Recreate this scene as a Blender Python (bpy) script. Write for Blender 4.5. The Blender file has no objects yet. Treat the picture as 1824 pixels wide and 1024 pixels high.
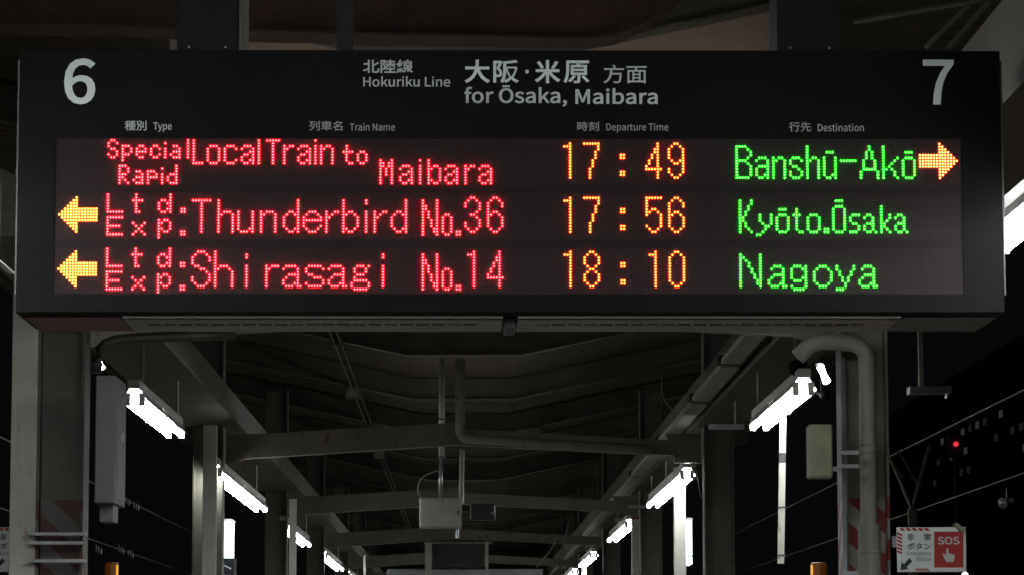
import bpy, bmesh, math, random, os
from mathutils import Vector, Matrix
random.seed(7)
S = bpy.context.scene
C = S.collection

# ------------------------------------------------------------------ camera
PW, PH, F = 1824.0, 1024.0, 5800.0        # photograph size and focal length in its pixels
EYE = 1.6
PITCH = math.atan(678.0 / F)
YAW = math.atan(87.0 / F * math.cos(PITCH))
ROLL = 0.0014
fw = Vector((math.sin(YAW) * math.cos(PITCH), math.cos(YAW) * math.cos(PITCH), math.sin(PITCH)))
rt = Vector((math.cos(YAW), -math.sin(YAW), 0))
up = rt.cross(fw)
rt2 = (rt - up * ROLL).normalized()
up2 = (up + rt * ROLL).normalized()
cam_d = bpy.data.cameras.new('camera')
cam_d.sensor_width = 36
cam_d.lens = 36 * F / PW
cam_d.clip_start = 0.1
cam_d.clip_end = 3000
cam = bpy.data.objects.new('camera', cam_d)
C.objects.link(cam)
m3 = Matrix((rt2, up2, -fw)).transposed()
cam.matrix_world = Matrix.Translation((0, 0, EYE)) @ m3.to_4x4()
S.camera = cam

# ------------------------------------------------------------------ world (night) and view
w = bpy.data.worlds.new('World')
S.world = w
w.use_nodes = True
bg = w.node_tree.nodes['Background']
bg.inputs[0].default_value = (0.85, 0.9, 1.0, 1)
bg.inputs[1].default_value = 0.0022
S.view_settings.view_transform = 'Standard'
S.view_settings.look = 'None'
S.view_settings.exposure = 0
S.view_settings.gamma = 1
S.view_settings.use_curve_mapping = False
S.cycles.use_denoising = True
S.cycles.max_bounces = 6
S.cycles.sample_clamp_indirect = 4

TUBE_L = 58.0

def P(u, v, Y):
    """photograph pixel -> world point in the plane y = Y"""
    d = fw + rt2 * ((u - PW / 2) / F) + up2 * ((PH / 2 - v) / F)
    t = Y / d.y
    return Vector((d.x * t, Y, EYE + d.z * t))

# ------------------------------------------------------------------ materials
MATS = {}
def nodes(name):
    m = bpy.data.materials.new(name)
    m.use_nodes = True
    nt = m.node_tree
    return m, nt, nt.nodes['Principled BSDF']

def mat(name, col, rough=0.6, metal=0.0, var=0.15, scale=6.0, bump=0.0, spec=0.5, stain=None, streak=0.0, rust=0.0):
    if name in MATS:
        return MATS[name]
    m, nt, b = nodes(name)
    b.inputs['Roughness'].default_value = rough
    b.inputs['Metallic'].default_value = metal
    b.inputs['Specular IOR Level'].default_value = spec
    tc = nt.nodes.new('ShaderNodeTexCoord')
    n = nt.nodes.new('ShaderNodeTexNoise')
    n.inputs['Scale'].default_value = scale
    n.inputs['Detail'].default_value = 6
    n.inputs['Roughness'].default_value = 0.65
    nt.links.new(tc.outputs['Object'], n.inputs['Vector'])
    r = nt.nodes.new('ShaderNodeValToRGB')
    r.color_ramp.elements[0].position = 0.3
    r.color_ramp.elements[1].position = 0.72
    lo = [c * (1 - var) for c in col]
    hi = [min(1, c * (1 + var * 0.6)) for c in col]
    if stain:
        lo = stain
    r.color_ramp.elements[0].color = (*lo, 1)
    r.color_ramp.elements[1].color = (*hi, 1)
    nt.links.new(n.outputs['Fac'], r.inputs['Fac'])
    out = r.outputs['Color']
    def blend(prev, vec_scale, nscale, lo_p, hi_p, col2, detail=5):
        mp = nt.nodes.new('ShaderNodeMapping'); mp.inputs['Scale'].default_value = vec_scale
        nt.links.new(tc.outputs['Object'], mp.inputs['Vector'])
        k = nt.nodes.new('ShaderNodeTexNoise'); k.inputs['Scale'].default_value = nscale; k.inputs['Detail'].default_value = detail
        nt.links.new(mp.outputs['Vector'], k.inputs['Vector'])
        mr = nt.nodes.new('ShaderNodeMapRange'); mr.inputs['From Min'].default_value = lo_p; mr.inputs['From Max'].default_value = hi_p
        nt.links.new(k.outputs['Fac'], mr.inputs['Value'])
        mx = nt.nodes.new('ShaderNodeMix'); mx.data_type = 'RGBA'
        nt.links.new(mr.outputs['Result'], mx.inputs['Factor']); nt.links.new(prev, mx.inputs['A'])
        mx.inputs['B'].default_value = (*col2, 1)
        return mx.outputs['Result']
    if streak:
        out = blend(out, (1, 1, 0.06), 26, 0.56, 0.56 + 0.2 / streak, [c * (1 - 0.6 * streak) for c in col])
    if rust:
        out = blend(out, (1, 1, 0.45), 16, 0.74 - 0.12 * rust, 0.80 - 0.1 * rust, [c * q for c, q in zip(col, (0.55, 0.3, 0.18))], 8)
    nt.links.new(out, b.inputs['Base Color'])
    if bump:
        bp = nt.nodes.new('ShaderNodeBump')
        bp.inputs['Strength'].default_value = bump
        bp.inputs['Distance'].default_value = 0.01
        n2 = nt.nodes.new('ShaderNodeTexNoise')
        n2.inputs['Scale'].default_value = scale * 12
        nt.links.new(tc.outputs['Object'], n2.inputs['Vector'])
        nt.links.new(n2.outputs['Fac'], bp.inputs['Height'])
        nt.links.new(bp.outputs['Normal'], b.inputs['Normal'])
    MATS[name] = m
    return m

def emit(name, col, strength, sampling='AUTO'):
    if name in MATS:
        return MATS[name]
    m, nt, b = nodes(name)
    b.inputs['Base Color'].default_value = (*[min(0.6, c) for c in col], 1)
    b.inputs['Emission Color'].default_value = (*col, 1)
    b.inputs['Emission Strength'].default_value = strength
    b.inputs['Roughness'].default_value = 0.4
    m.cycles.emission_sampling = sampling
    MATS[name] = m
    return m

def stripes(name, z_top, k=5.2, sgn=1, base=(0.42, 0.42, 0.38), tape_tone=1.0):
    """painted column: hazard tape in red and white wrapped round its lower part"""
    m, nt, b = nodes(name)
    N, L = nt.nodes.new, nt.links.new
    g = N('ShaderNodeNewGeometry')
    sp = N('ShaderNodeSeparateXYZ')
    L(g.outputs['Position'], sp.inputs[0])
    a = N('ShaderNodeMath'); a.operation = 'MULTIPLY_ADD'
    L(sp.outputs['X'], a.inputs[0]); a.inputs[1].default_value = sgn * 0.9; L(sp.outputs['Z'], a.inputs[2])
    a1 = N('ShaderNodeMath'); a1.operation = 'ADD'
    L(a.outputs[0], a1.inputs[0]); L(sp.outputs['Y'], a1.inputs[1])
    f = N('ShaderNodeMath'); f.operation = 'MULTIPLY'; L(a1.outputs[0], f.inputs[0]); f.inputs[1].default_value = k
    fr = N('ShaderNodeMath'); fr.operation = 'FRACT'; L(f.outputs[0], fr.inputs[0])
    gt = N('ShaderNodeMath'); gt.operation = 'GREATER_THAN'; L(fr.outputs[0], gt.inputs[0]); gt.inputs[1].default_value = 0.5
    mx = N('ShaderNodeMix'); mx.data_type = 'RGBA'
    L(gt.outputs[0], mx.inputs['Factor'])
    mx.inputs['A'].default_value = (0.5 * tape_tone, 0.48 * tape_tone, 0.46 * tape_tone, 1)
    mx.inputs['B'].default_value = (0.34 * tape_tone, 0.03 * tape_tone, 0.032 * tape_tone, 1)
    lt = N('ShaderNodeMath'); lt.operation = 'LESS_THAN'; L(sp.outputs['Z'], lt.inputs[0]); lt.inputs[1].default_value = z_top
    n = N('ShaderNodeTexNoise'); n.inputs['Scale'].default_value = 5; n.inputs['Detail'].default_value = 7
    L(g.outputs['Position'], n.inputs['Vector'])
    r = N('ShaderNodeValToRGB')
    r.color_ramp.elements[0].color = (*[c * 0.62 for c in base], 1); r.color_ramp.elements[0].position = 0.35
    r.color_ramp.elements[1].color = (*base, 1); r.color_ramp.elements[1].position = 0.62
    L(n.outputs['Fac'], r.inputs['Fac'])
    m2 = N('ShaderNodeMix'); m2.data_type = 'RGBA'
    L(lt.outputs[0], m2.inputs['Factor']); L(r.outputs['Color'], m2.inputs['A']); L(mx.outputs['Result'], m2.inputs['B'])
    L(m2.outputs['Result'], b.inputs['Base Color'])
    b.inputs['Roughness'].default_value = 0.5
    return m

M_BLACK = mat('black_plastic', (0.007, 0.0065, 0.0075), 0.5, var=0.25, scale=3, spec=0.05)
M_BEZEL = mat('smoked_panel', (0.0068, 0.0062, 0.0075), 0.5, var=0.3, scale=2, bump=0.02, spec=0.045)
M_SCREEN = mat('led_backing', (0.026, 0.0195, 0.0215), 0.85, var=0.12, scale=4, spec=0.08)
M_DIV = mat('divider_dull', (0.02, 0.0155, 0.017), 0.7, var=0.15, scale=4, spec=0.06)
M_OFF = mat('unlit_led', (0.031, 0.0235, 0.026), 0.8, var=0.1, scale=3, spec=0.08)
M_PRINT = mat('printed_grey', (0.5, 0.545, 0.55), 0.6, var=0.05, scale=3)
M_PRINT2 = mat('printed_light', (0.64, 0.72, 0.74), 0.6, var=0.05, scale=3)
M_PANELW = mat('white_vent_panel', (0.2, 0.188, 0.17), 0.45, var=0.2, scale=4)
M_CREAM = mat('cream_paint', (0.42, 0.42, 0.37), 0.5, var=0.3, scale=2.5, bump=0.05)
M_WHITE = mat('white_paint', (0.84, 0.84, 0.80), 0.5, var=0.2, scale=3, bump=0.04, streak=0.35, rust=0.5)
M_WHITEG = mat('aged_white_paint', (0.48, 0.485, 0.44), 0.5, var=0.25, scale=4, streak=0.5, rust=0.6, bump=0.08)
M_BEAM = mat('steel_paint_beige', (0.19, 0.172, 0.135), 0.5, var=0.4, scale=2, bump=0.15, rust=1.0)
M_ROOF = mat('roof_sheet_dark', (0.085, 0.068, 0.048), 0.7, var=0.45, scale=0.8, bump=0.1)
M_RUST = mat('rusty_steel', (0.10, 0.05, 0.04), 0.7, var=0.6, scale=4, bump=0.3, stain=(0.03, 0.02, 0.018))
M_RAFT = mat('rafter_steel', (0.09, 0.078, 0.060), 0.55, var=0.5, scale=3, bump=0.1)
M_GALV = mat('galvanised_steel', (0.32, 0.34, 0.36), 0.4, 0.6, var=0.25, scale=8)
M_DARK = mat('dark_steel', (0.03, 0.03, 0.032), 0.5, var=0.3, scale=5)
M_BLUEG = mat('blue_grey_steel', (0.008, 0.0085, 0.012), 0.55, var=0.2, scale=3, spec=0.12)
M_CONC = mat('concrete', (0.16, 0.155, 0.145), 0.85, var=0.3, scale=1.5, bump=0.2)
M_BALL = mat('ballast', (0.09, 0.08, 0.07), 0.95, var=0.5, scale=14, bump=0.6)
M_REFL = mat('lamp_reflector_white', (0.78, 0.78, 0.76), 0.4, var=0.05, scale=5)
M_TUBE = emit('fluorescent_tube', (0.97, 1.0, 0.965), TUBE_L)
M_BOXB = mat('beige_cabinet', (0.28, 0.28, 0.19), 0.55, var=0.3, scale=5, streak=0.6, rust=0.8)
M_PIPE = mat('drain_pipe_cream', (0.34, 0.335, 0.29), 0.5, var=0.25, scale=3, streak=0.6, rust=0.7, bump=0.05)
M_CABLE = mat('cable_grey', (0.3, 0.3, 0.29), 0.5, var=0.1)
M_COPPER = mat('contact_wire', (0.45, 0.4, 0.33), 0.35, 0.8, var=0.1)
M_RED = mat('sign_red', (0.42, 0.028, 0.03), 0.5, var=0.06)
M_SIGNW = mat('sign_white', (0.8, 0.85, 0.88), 0.45, var=0.08)
M_INK = mat('sign_ink', (0.02, 0.022, 0.026), 0.5, var=0.1)

# ------------------------------------------------------------------ mesh helpers
class MB:
    def __init__(s):
        s.v = []; s.f = []
    def add(s, vs, fs):
        o = len(s.v)
        s.v += [tuple(p) for p in vs]
        s.f += [tuple(i + o for i in f) for f in fs]
        return s
    def box(s, a, b):
        (x0, y0, z0), (x1, y1, z1) = a, b
        x0, x1 = min(x0, x1), max(x0, x1); y0, y1 = min(y0, y1), max(y0, y1); z0, z1 = min(z0, z1), max(z0, z1)
        vs = [(x0, y0, z0), (x1, y0, z0), (x1, y1, z0), (x0, y1, z0), (x0, y0, z1), (x1, y0, z1), (x1, y1, z1), (x0, y1, z1)]
        return s.add(vs, [(0, 3, 2, 1), (4, 5, 6, 7), (0, 1, 5, 4), (1, 2, 6, 5), (2, 3, 7, 6), (3, 0, 4, 7)])
    def prism_y(s, pts, y0, y1):
        """outline in x,z extruded along y"""
        n = len(pts)
        vs = [(x, y0, z) for x, z in pts] + [(x, y1, z) for x, z in pts]
        fs = [tuple(range(n)), tuple(range(2 * n - 1, n - 1, -1))]
        fs += [(i, i + n, (i + 1) % n + n, (i + 1) % n) for i in range(n)]
        return s.add(vs, fs)
    def tube(s, pts, r, n=8, cap=True, rs=None):
        pts = [Vector(p) for p in pts]
        rings = []
        for i, p in enumerate(pts):
            d = (pts[min(i + 1, len(pts) - 1)] - pts[max(i - 1, 0)]).normalized()
            a = Vector((0, 0, 1)) if abs(d.z) < 0.9 else Vector((1, 0, 0))
            u = d.cross(a).normalized(); v = d.cross(u).normalized()
            rr = rs[i] if rs else r
            rings.append([p + u * math.cos(2 * math.pi * k / n) * rr + v * math.sin(2 * math.pi * k / n) * rr for k in range(n)])
        vs = [q for rg in rings for q in rg]
        fs = []
        for i in range(len(pts) - 1):
            for k in range(n):
                fs.append((i * n + k, i * n + (k + 1) % n, (i + 1) * n + (k + 1) % n, (i + 1) * n + k))
        if cap:
            fs.append(tuple(range(n - 1, -1, -1)))
            fs.append(tuple((len(pts) - 1) * n + k for k in range(n)))
        return s.add(vs, fs)
    def build(s, name, m, parent=None, smooth=False, bevel=0.0, loc=None):
        me = bpy.data.meshes.new(name)
        me.from_pydata(s.v, [], s.f)
        me.update()
        bm = bmesh.new(); bm.from_mesh(me)
        bmesh.ops.recalc_face_normals(bm, faces=bm.faces)
        if bevel:
            bmesh.ops.bevel(bm, geom=bm.edges[:], offset=bevel, segments=2, affect='EDGES', profile=0.5)
        bm.to_mesh(me); bm.free()
        me.materials.append(m)
        if smooth:
            for p in me.polygons:
                p.use_smooth = True
        o = bpy.data.objects.new(name, me)
        C.objects.link(o)
        if parent is not None:
            o.parent = parent
            o.matrix_parent_inverse = Matrix.Translation(-Vector(parent.location))
        return o

def tag(o, label=None, cat=None, group=None, kind=None):
    if label: o['label'] = label
    if cat: o['category'] = cat
    if group: o['group'] = group
    if kind: o['kind'] = kind
    return o

def thing(name, loc, label, cat, group=None):
    o = bpy.data.objects.new(name, None)
    o.empty_display_size = 0.1
    C.objects.link(o)
    o.location = loc
    return tag(o, label, cat, group)

def part(name, mb, m, parent, **k):
    return mb.build(name, m, parent, **k)

# fonts: Blender's own bundled faces
def bundled(fn):
    try:
        return bpy.data.fonts.load(os.path.join(bpy.utils.system_resource('DATAFILES'), 'fonts', fn), check_existing=True)
    except Exception:
        return None
CJK = bundled('Noto Sans CJK Regular.woff2')

def glyphs(string, bold=0.0, font=None):
    cu = bpy.data.curves.new('lettering', 'FONT')
    cu.body = string
    f = font or CJK
    if f: cu.font = f
    cu.size = 1.0
    cu.resolution_u = 4
    cu.offset = bold * 0.5
    o = bpy.data.objects.new('lettering_source', cu)
    C.objects.link(o)
    dg = bpy.context.evaluated_depsgraph_get()
    dg.update()
    me = bpy.data.meshes.new_from_object(o.evaluated_get(dg))
    vs = [(v.co.x, v.co.y) for v in me.vertices]
    fs = [tuple(p.vertices) for p in me.polygons]
    bpy.data.objects.remove(o); bpy.data.curves.remove(cu); bpy.data.meshes.remove(me)
    return vs, fs

def text(mb, string, u0, u1, v0, v1, Y, bold=0.0, font=None):
    """lettering whose ink fills the sign area between two corners, on plane y = Y"""
    vs, fs = glyphs(string, bold, font)
    if not vs: return
    xa, xb = min(p[0] for p in vs), max(p[0] for p in vs)
    ya, yb = min(p[1] for p in vs), max(p[1] for p in vs)
    a, b = P(u0, v1, Y), P(u1, v0, Y)
    mb.add([(a.x + (x - xa) / (xb - xa) * (b.x - a.x), Y, a.z + (y - ya) / (yb - ya) * (b.z - a.z)) for x, y in vs], fs)

def cable(pts, r, label, m=M_CABLE, cat='cable'):
    mb = MB()
    P3 = [Vector(p) for p in pts]
    out = []
    for i in range(len(P3) - 1):
        p0 = P3[max(i - 1, 0)]; p1 = P3[i]; p2 = P3[i + 1]; p3 = P3[min(i + 2, len(P3) - 1)]
        for k in range(6):
            q = k / 6
            out.append(0.5 * ((2 * p1) + (p2 - p0) * q + (2 * p0 - 5 * p1 + 4 * p2 - p3) * q * q + (3 * p1 - p0 - 3 * p2 + p3) * q ** 3))
    out.append(P3[-1])
    o = mb.tube(out, r, 6).build('cable', m, smooth=True)
    return tag(o, label, cat)
# ================================================================== THE SETTING
g = MB().box((-400, -60, -1.3), (400, 900, -1.1)).build('ground', M_BALL); tag(g, kind='structure')
pf = MB().box((-3.7, -30, -1.096), (3.7, 150, 0.0)).build('platform', M_CONC); tag(pf, kind='structure')
for sx in (-1, 1):
    r_ = MB().box((sx * 3.0, -30, 0.0), (sx * 3.35, 150, 0.006)).build('tactile_strip', mat('yellow_tactile', (0.5, 0.38, 0.05), 0.6)); tag(r_, kind='structure')
    for off in (4.55, 5.62):
        r_ = MB().box((sx * off - 0.035, -30, -1.095), (sx * off + 0.035, 150, -0.95)).build('rail', M_DARK); tag(r_, kind='structure')

# ================================================================== CANOPY
can = thing('platform_canopy', (0, 20, EYE + 2.3), 'dark butterfly canopy roof over the platform, rafters bent to a low middle', 'canopy')
FLAT, SL, ZR = 0.42, 0.214, EYE + 2.27
def roofz(x):
    return ZR + max(0, abs(x) - FLAT) * SL
# corrugated sheet
xs = [-3.9, -2.4, -1.2, -FLAT, FLAT, 1.2, 2.4, 3.9]
vs, fs = [], []
y, rowi = -8.0, 0
while y < 92:
    for dy, dz in ((0, 0), (0.05, 0), (0.08, 0.035), (0.15, 0.035)):
        for x in xs:
            vs.append((x, y + dy, roofz(x) + 0.19 + dz))
    y += 0.2
n = len(xs)
for i in range(len(vs) // n - 1):
    for k in range(n - 1):
        fs.append((i * n + k, i * n + k + 1, (i + 1) * n + k + 1, (i + 1) * n + k))
mb = MB().add(vs, fs)
sheet = part('roof_sheet', mb, M_ROOF, can)
so = sheet.modifiers.new('thickness', 'SOLIDIFY'); so.thickness = 0.02; so.offset = 1

def ibeam_path(path, h, wdt, y, t=0.012):
    """I section running along a path of (x, z) bottoms, at depth y"""
    m = MB()
    def strip(y0, y1, za, zb):
        pts = [(x, z + za) for x, z in path] + [(x, z + zb) for x, z in reversed(path)]
        m.prism_y(pts, y0, y1)
    strip(y - wdt / 2, y + wdt / 2, 0, t)
    strip(y - t / 2, y + t / 2, t, h - t)
    strip(y - wdt / 2, y + wdt / 2, h - t, h)
    return m
rp = [(-3.8, roofz(-3.8)), (-FLAT, ZR), (FLAT, ZR), (3.8, roofz(3.8))]
yy = 3.95
rafters = []
while yy < 90:
    part('rafter', ibeam_path(rp, 0.18, 0.1, yy), M_RAFT, can)
    yy += 3.95
# two longitudinal purlins
for x in (-2.9, 2.9):
    part('purlin', MB().box((x - 0.03, -8, roofz(x) + 0.186), (x + 0.03, 90, roofz(x) + 0.13)), M_RAFT, can)
COLY = [6, 14, 22, 30, 38, 46, 54, 62, 70]
for yc in COLY[1:]:
    a, b = 1.58, 0.05
    z0 = EYE + 1.40; z1 = EYE + 1.50
    path_l = [(-a, z0), (-b, z1), (-b, z1 + 0.15), (-a, z0 + 0.16)]
    part('cross_beam', MB().prism_y(path_l, yc - 0.06, yc + 0.06), M_BEAM, can)
    path_r = [(a, z0 + 0.02), (-b, z1), (-b, z1 + 0.11), (a, z0 + 0.12)]
    part('cross_beam', MB().prism_y(path_r, yc - 0.05, yc + 0.05), M_BEAM, can)
for yc in COLY[1:4]:
    for sx in (-1, 1):
        z0 = EYE + 1.40
        gp = part('gusset_plate', MB().prism_y([(sx * 1.60, z0 - 0.03), (sx * 1.60, z0 + 0.17), (sx * 1.36, z0 + 0.175), (sx * 1.42, z0 + 0.012)], yc - 0.076, yc - 0.062), M_BEAM, can)
        for bx_, bz_ in ((1.56, 0.03), (1.56, 0.12), (1.46, 0.05), (1.46, 0.13)):
            part('bolt', MB().tube([(sx * bx_, yc - 0.092, z0 + bz_), (sx * bx_, yc - 0.076, z0 + bz_)], 0.009, 6), M_BEAM, gp)
# long side girders
part('side_girder', MB().prism_y([(-1.50, EYE + 1.62), (-1.46, EYE + 1.74), (-1.9, EYE + 1.95), (-1.9, EYE + 1.62)], 12.2, 88), M_RAFT, can)
part('side_girder', MB().box((1.56, 3, EYE + 1.62), (1.86, 88, EYE + 1.92)), M_ROOF, can)
# knee braces from columns to the roof
for yc in COLY[1:]:
    for sx in (-1, 1):
        part('knee_brace', MB().prism_y([(sx * 1.82, EYE + 1.55), (sx * 1.82, EYE + 1.75), (sx * 3.3, roofz(3.3)), (sx * 3.3, roofz(3.3) - 0.12)], yc - 0.04, yc + 0.04), M_RAFT, can)

# ================================================================== COLUMNS
Z_STR = EYE + 300 / F * 14
M_STR_L = stripes('hazard_column_left_shaded', EYE + 0.72, 5.0, 1, (0.085, 0.082, 0.068), 0.16)  # left column's shade is put into darker paint and dimmer tape
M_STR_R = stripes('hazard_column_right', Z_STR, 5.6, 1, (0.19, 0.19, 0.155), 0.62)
pos_words = {14: 'nearest', 22: 'second', 30: 'third', 38: 'fourth', 46: 'fifth', 54: 'sixth', 62: 'seventh', 70: 'farthest', 6: 'first'}
def hcolumn(sx, yc, m, label, ztop=None):
    x = sx * 1.72
    ztop = ztop or roofz(x) + 0.0
    t = thing('canopy_column', (x, yc, 0), label, 'column', 'steel columns carrying the canopy')
    w2, fl = 0.10, 0.012
    part('flange', MB().box((x - w2, yc - w2, 0), (x - w2 + fl, yc + w2, ztop)), m, t)
    part('flange', MB().box((x + w2 - fl, yc - w2, 0), (x + w2, yc + w2, ztop)), m, t)
    part('web', MB().box((x - w2 + fl, yc - 0.03, 0), (x + w2 - fl, yc + 0.03, ztop)), m, t)
    part('base_plate', MB().box((x - 0.16, yc - 0.16, 0.0), (x + 0.16, yc + 0.16, 0.02)), M_DARK, t)
    return t
M_COLF = mat('column_paint', (0.13, 0.125, 0.105), 0.5, var=0.35, scale=2, streak=0.7, rust=0.9, bump=0.1)
for yc in COLY[1:]:
    for sx in (-1, 1):
        side = 'left' if sx < 0 else 'right'
        if yc == 14:
            lab = ('grey canopy column beside the white post at the far left, faint hazard tape' if sx < 0 else
                   'canopy column behind the big cream drainpipe, red and white hazard tape')
        else:
            lab = f'{pos_words[yc]} canopy column in the {side} row counting away from the sign board'
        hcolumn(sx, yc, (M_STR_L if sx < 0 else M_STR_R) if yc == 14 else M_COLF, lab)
        
# straps round the near left column
t = thing('strapped_cable_tray', (-1.72, 13.86, 1.6), 'row of thin metal straps round the nearest left column above its hazard tape', 'straps')
for v in (950, 966, 998):
    p = P(118, v, 13.85)
    part('strap', MB().box((-1.84, 13.85, p.z - 0.008), (-1.60, 13.875, p.z + 0.008)), M_GALV, t, bevel=0.002)

def post(u0, u1, vtop, Y, m, label, group='white square posts along the platform'):
    a, b = P(u0, vtop, Y), P(u1, vtop, Y)
    t = thing('white_post', ((a.x + b.x) / 2, Y, 0), label, 'post', group)
    d = abs(b.x - a.x)
    part('shaft', MB().box((a.x, Y, 0.02), (b.x, Y + d, a.z)), m, t, bevel=0.004)
    part('base', MB().box((a.x - 0.03, Y - 0.03, 0), (b.x + 0.03, Y + d + 0.03, 0.02)), M_DARK, t)
    return t
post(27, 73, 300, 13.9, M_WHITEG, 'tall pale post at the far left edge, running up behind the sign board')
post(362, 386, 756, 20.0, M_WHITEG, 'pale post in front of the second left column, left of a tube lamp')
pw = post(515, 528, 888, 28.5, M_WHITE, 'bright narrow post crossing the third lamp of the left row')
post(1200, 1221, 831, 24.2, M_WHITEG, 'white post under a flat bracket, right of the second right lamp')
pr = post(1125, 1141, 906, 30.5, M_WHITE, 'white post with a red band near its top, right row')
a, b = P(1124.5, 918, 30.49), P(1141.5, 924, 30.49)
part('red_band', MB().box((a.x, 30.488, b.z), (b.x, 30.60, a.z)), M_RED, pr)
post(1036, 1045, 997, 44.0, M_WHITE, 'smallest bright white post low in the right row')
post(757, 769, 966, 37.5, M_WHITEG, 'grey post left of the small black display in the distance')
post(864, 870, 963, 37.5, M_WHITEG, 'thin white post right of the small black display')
post(648, 652, 988, 41.0, M_GALV, 'thin steel pole left of the distant kiosk')

# ================================================================== STRIP LIGHTS
LX, LZ = 1.62, EYE + 1.33
def lamp_row(sx, y0, nlum, label, pitch=1.26, LX=LX, LZ=LZ):
    x = sx * LX
    t = thing('strip_light', (x, y0, LZ), label, 'lamp', 'fluorescent strip lights along both sides of the platform')
    L = nlum * pitch
    part('raceway', MB().box((x - 0.03, y0 - 0.05, LZ + 0.062), (x + 0.03, y0 + L + 0.1, LZ + 0.105)), M_REFL, t, bevel=0.003)
    for k in range(int(L // 2) + 1):
        part('drop_rod', MB().tube([(x, y0 + 0.4 + k * 2.0, LZ + 0.105), (x, y0 + 0.4 + k * 2.0, max(EYE + 1.62, LZ + 0.3))], 0.008, 6), M_GALV, t)
    nn = int(math.ceil(nlum))
    pitch = L / nn
    for k in range(nn):
        ya, yb = y0 + k * pitch, y0 + k * pitch + pitch - 0.04
        h = 0.062
        pts = [(x - h, LZ + 0.008), (x - 0.03, LZ + 0.058), (x + 0.03, LZ + 0.058), (x + h, LZ + 0.008),
               (x + h, LZ + 0.012), (x + 0.032, LZ + 0.062), (x - 0.032, LZ + 0.062), (x - h, LZ + 0.012)]
        rf = part('reflector', MB().prism_y(pts, ya, yb), M_REFL, t)
        for s2 in (-1, 1):
            tb = part('tube', MB().tube([(x + s2 * 0.036, ya + 0.03, LZ), (x + s2 * 0.036, yb - 0.03, LZ)], 0.0165, 10), M_TUBE, rf, smooth=True)
            for ye in (ya + 0.015, yb - 0.015):
                part('lamp_holder', MB().box((x + s2 * 0.036 - 0.015, ye - 0.012, LZ - 0.018), (x + s2 * 0.036 + 0.015, ye + 0.014, LZ + 0.045)), M_REFL, rf)
    return t
LAMPS = {  # start, luminaires, x, height above the eye
 -1: [(-8.0, 4, 1.62, 1.9), (0.6, 4, 1.62, 1.9), (5.6, 4, 1.62, 1.40), (16.0, 1.85, 1.62, 1.305), (21.7, 4, 1.66, 1.29), (30.0, 3.5, 1.66, 1.29), (38.2, 4, 1.64, 1.30), (46, 4, 1.64, 1.30), (54, 4, 1.64, 1.30)],
 1: [(-8.0, 4, 1.62, 1.9), (-1.4, 4, 1.62, 1.9), (6.15, 3, 1.62, 1.275), (15.45, 1.9, 1.62, 1.31), (23.3, 3.4, 1.60, 1.365), (31.4, 3, 1.60, 1.365), (40.2, 3, 1.60, 1.37), (47, 4, 1.60, 1.37), (55, 4, 1.60, 1.37)]}
names = ['second behind the viewpoint', 'close to the viewpoint', 'beside the sign board', 'nearest beyond the sign board', 'second beyond the sign board',
         'third beyond the sign board', 'fourth beyond the sign board', 'fifth beyond the sign board', 'last in the distance']
for sx in (-1, 1):
    for (y0, nl, lx, lz), nm in zip(LAMPS[sx], names):
        lamp_row(sx, y0, nl, f"glaring white double tube lamp, {nm}, {'left' if sx < 0 else 'right'} row", LX=lx, LZ=EYE + lz)
# wiring duct carried on past the end of the left row
t = thing('cable_duct', (-1.62, 10.8, EYE + 1.41), 'thin bright duct end at the far left edge beside the sign board', 'cable duct')
part('duct', MB().box((-1.632, 10.75, EYE + 1.405), (-1.612, 11.62, EYE + 1.413)), M_REFL, t)
part('duct_hanger', MB().tube([(-1.622, 11.3, EYE + 1.413), (-1.622, 11.3, EYE + 1.7)], 0.004, 6), M_DARK, t)
# unseen crosswise lamps, added to light the board header and near columns
for (xa, nl, lab) in ((-0.25, 2, 'unseen crosswise tube lamp added over the near end of the platform, left half'), (2.75, 1, 'unseen crosswise tube lamp added over the near end of the platform, right half'), (1.25, 2, 'added crosswise tube lamp hidden high behind the sign board')):
    hid = 'hidden' in lab
    t = lamp_row(1, 10.9 if hid else 4.9, nl, lab, LX=xa, LZ=EYE + (1.62 if hid else 2.42))
    t.rotation_euler = (0, 0, math.pi / 2)
# small bare lamps near the column heads
M_BULB = emit('bulb_glow', (0.95, 1.0, 1.0), 14.0)
for (u0, v0, u1, v1, r, Y, lab) in ((178, 645, 184, 656, 0.010, 13.7, 'tiny bright bulb above the grey cabinet on the left'), (1461, 652, 1473, 680, 0.017, 14.6, 'small bright bulb lamp left of the cream drainpipe elbow')):
    p0, p1 = P(u0, v0, Y), P(u1, v1, Y)
    t = thing('bulb_lamp', p0, lab, 'lamp', 'small bulbs at the column heads')
    d = p1 - p0
    part('bulb', MB().tube([p0 - d * 0.1, p0, p0 + d * 0.5, p1, p1 + d * 0.1], r, 10, rs=[r * 0.4, r, r * 0.8, r * 1.1, r * 0.5]), M_BULB, t, smooth=True)
    part('bulb_socket', MB().tube([p0 - d * 0.1 + Vector((0, 0.01, 0.03)), p0 - d * 0.1], r * 1.2, 10), M_DARK, t)

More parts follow.
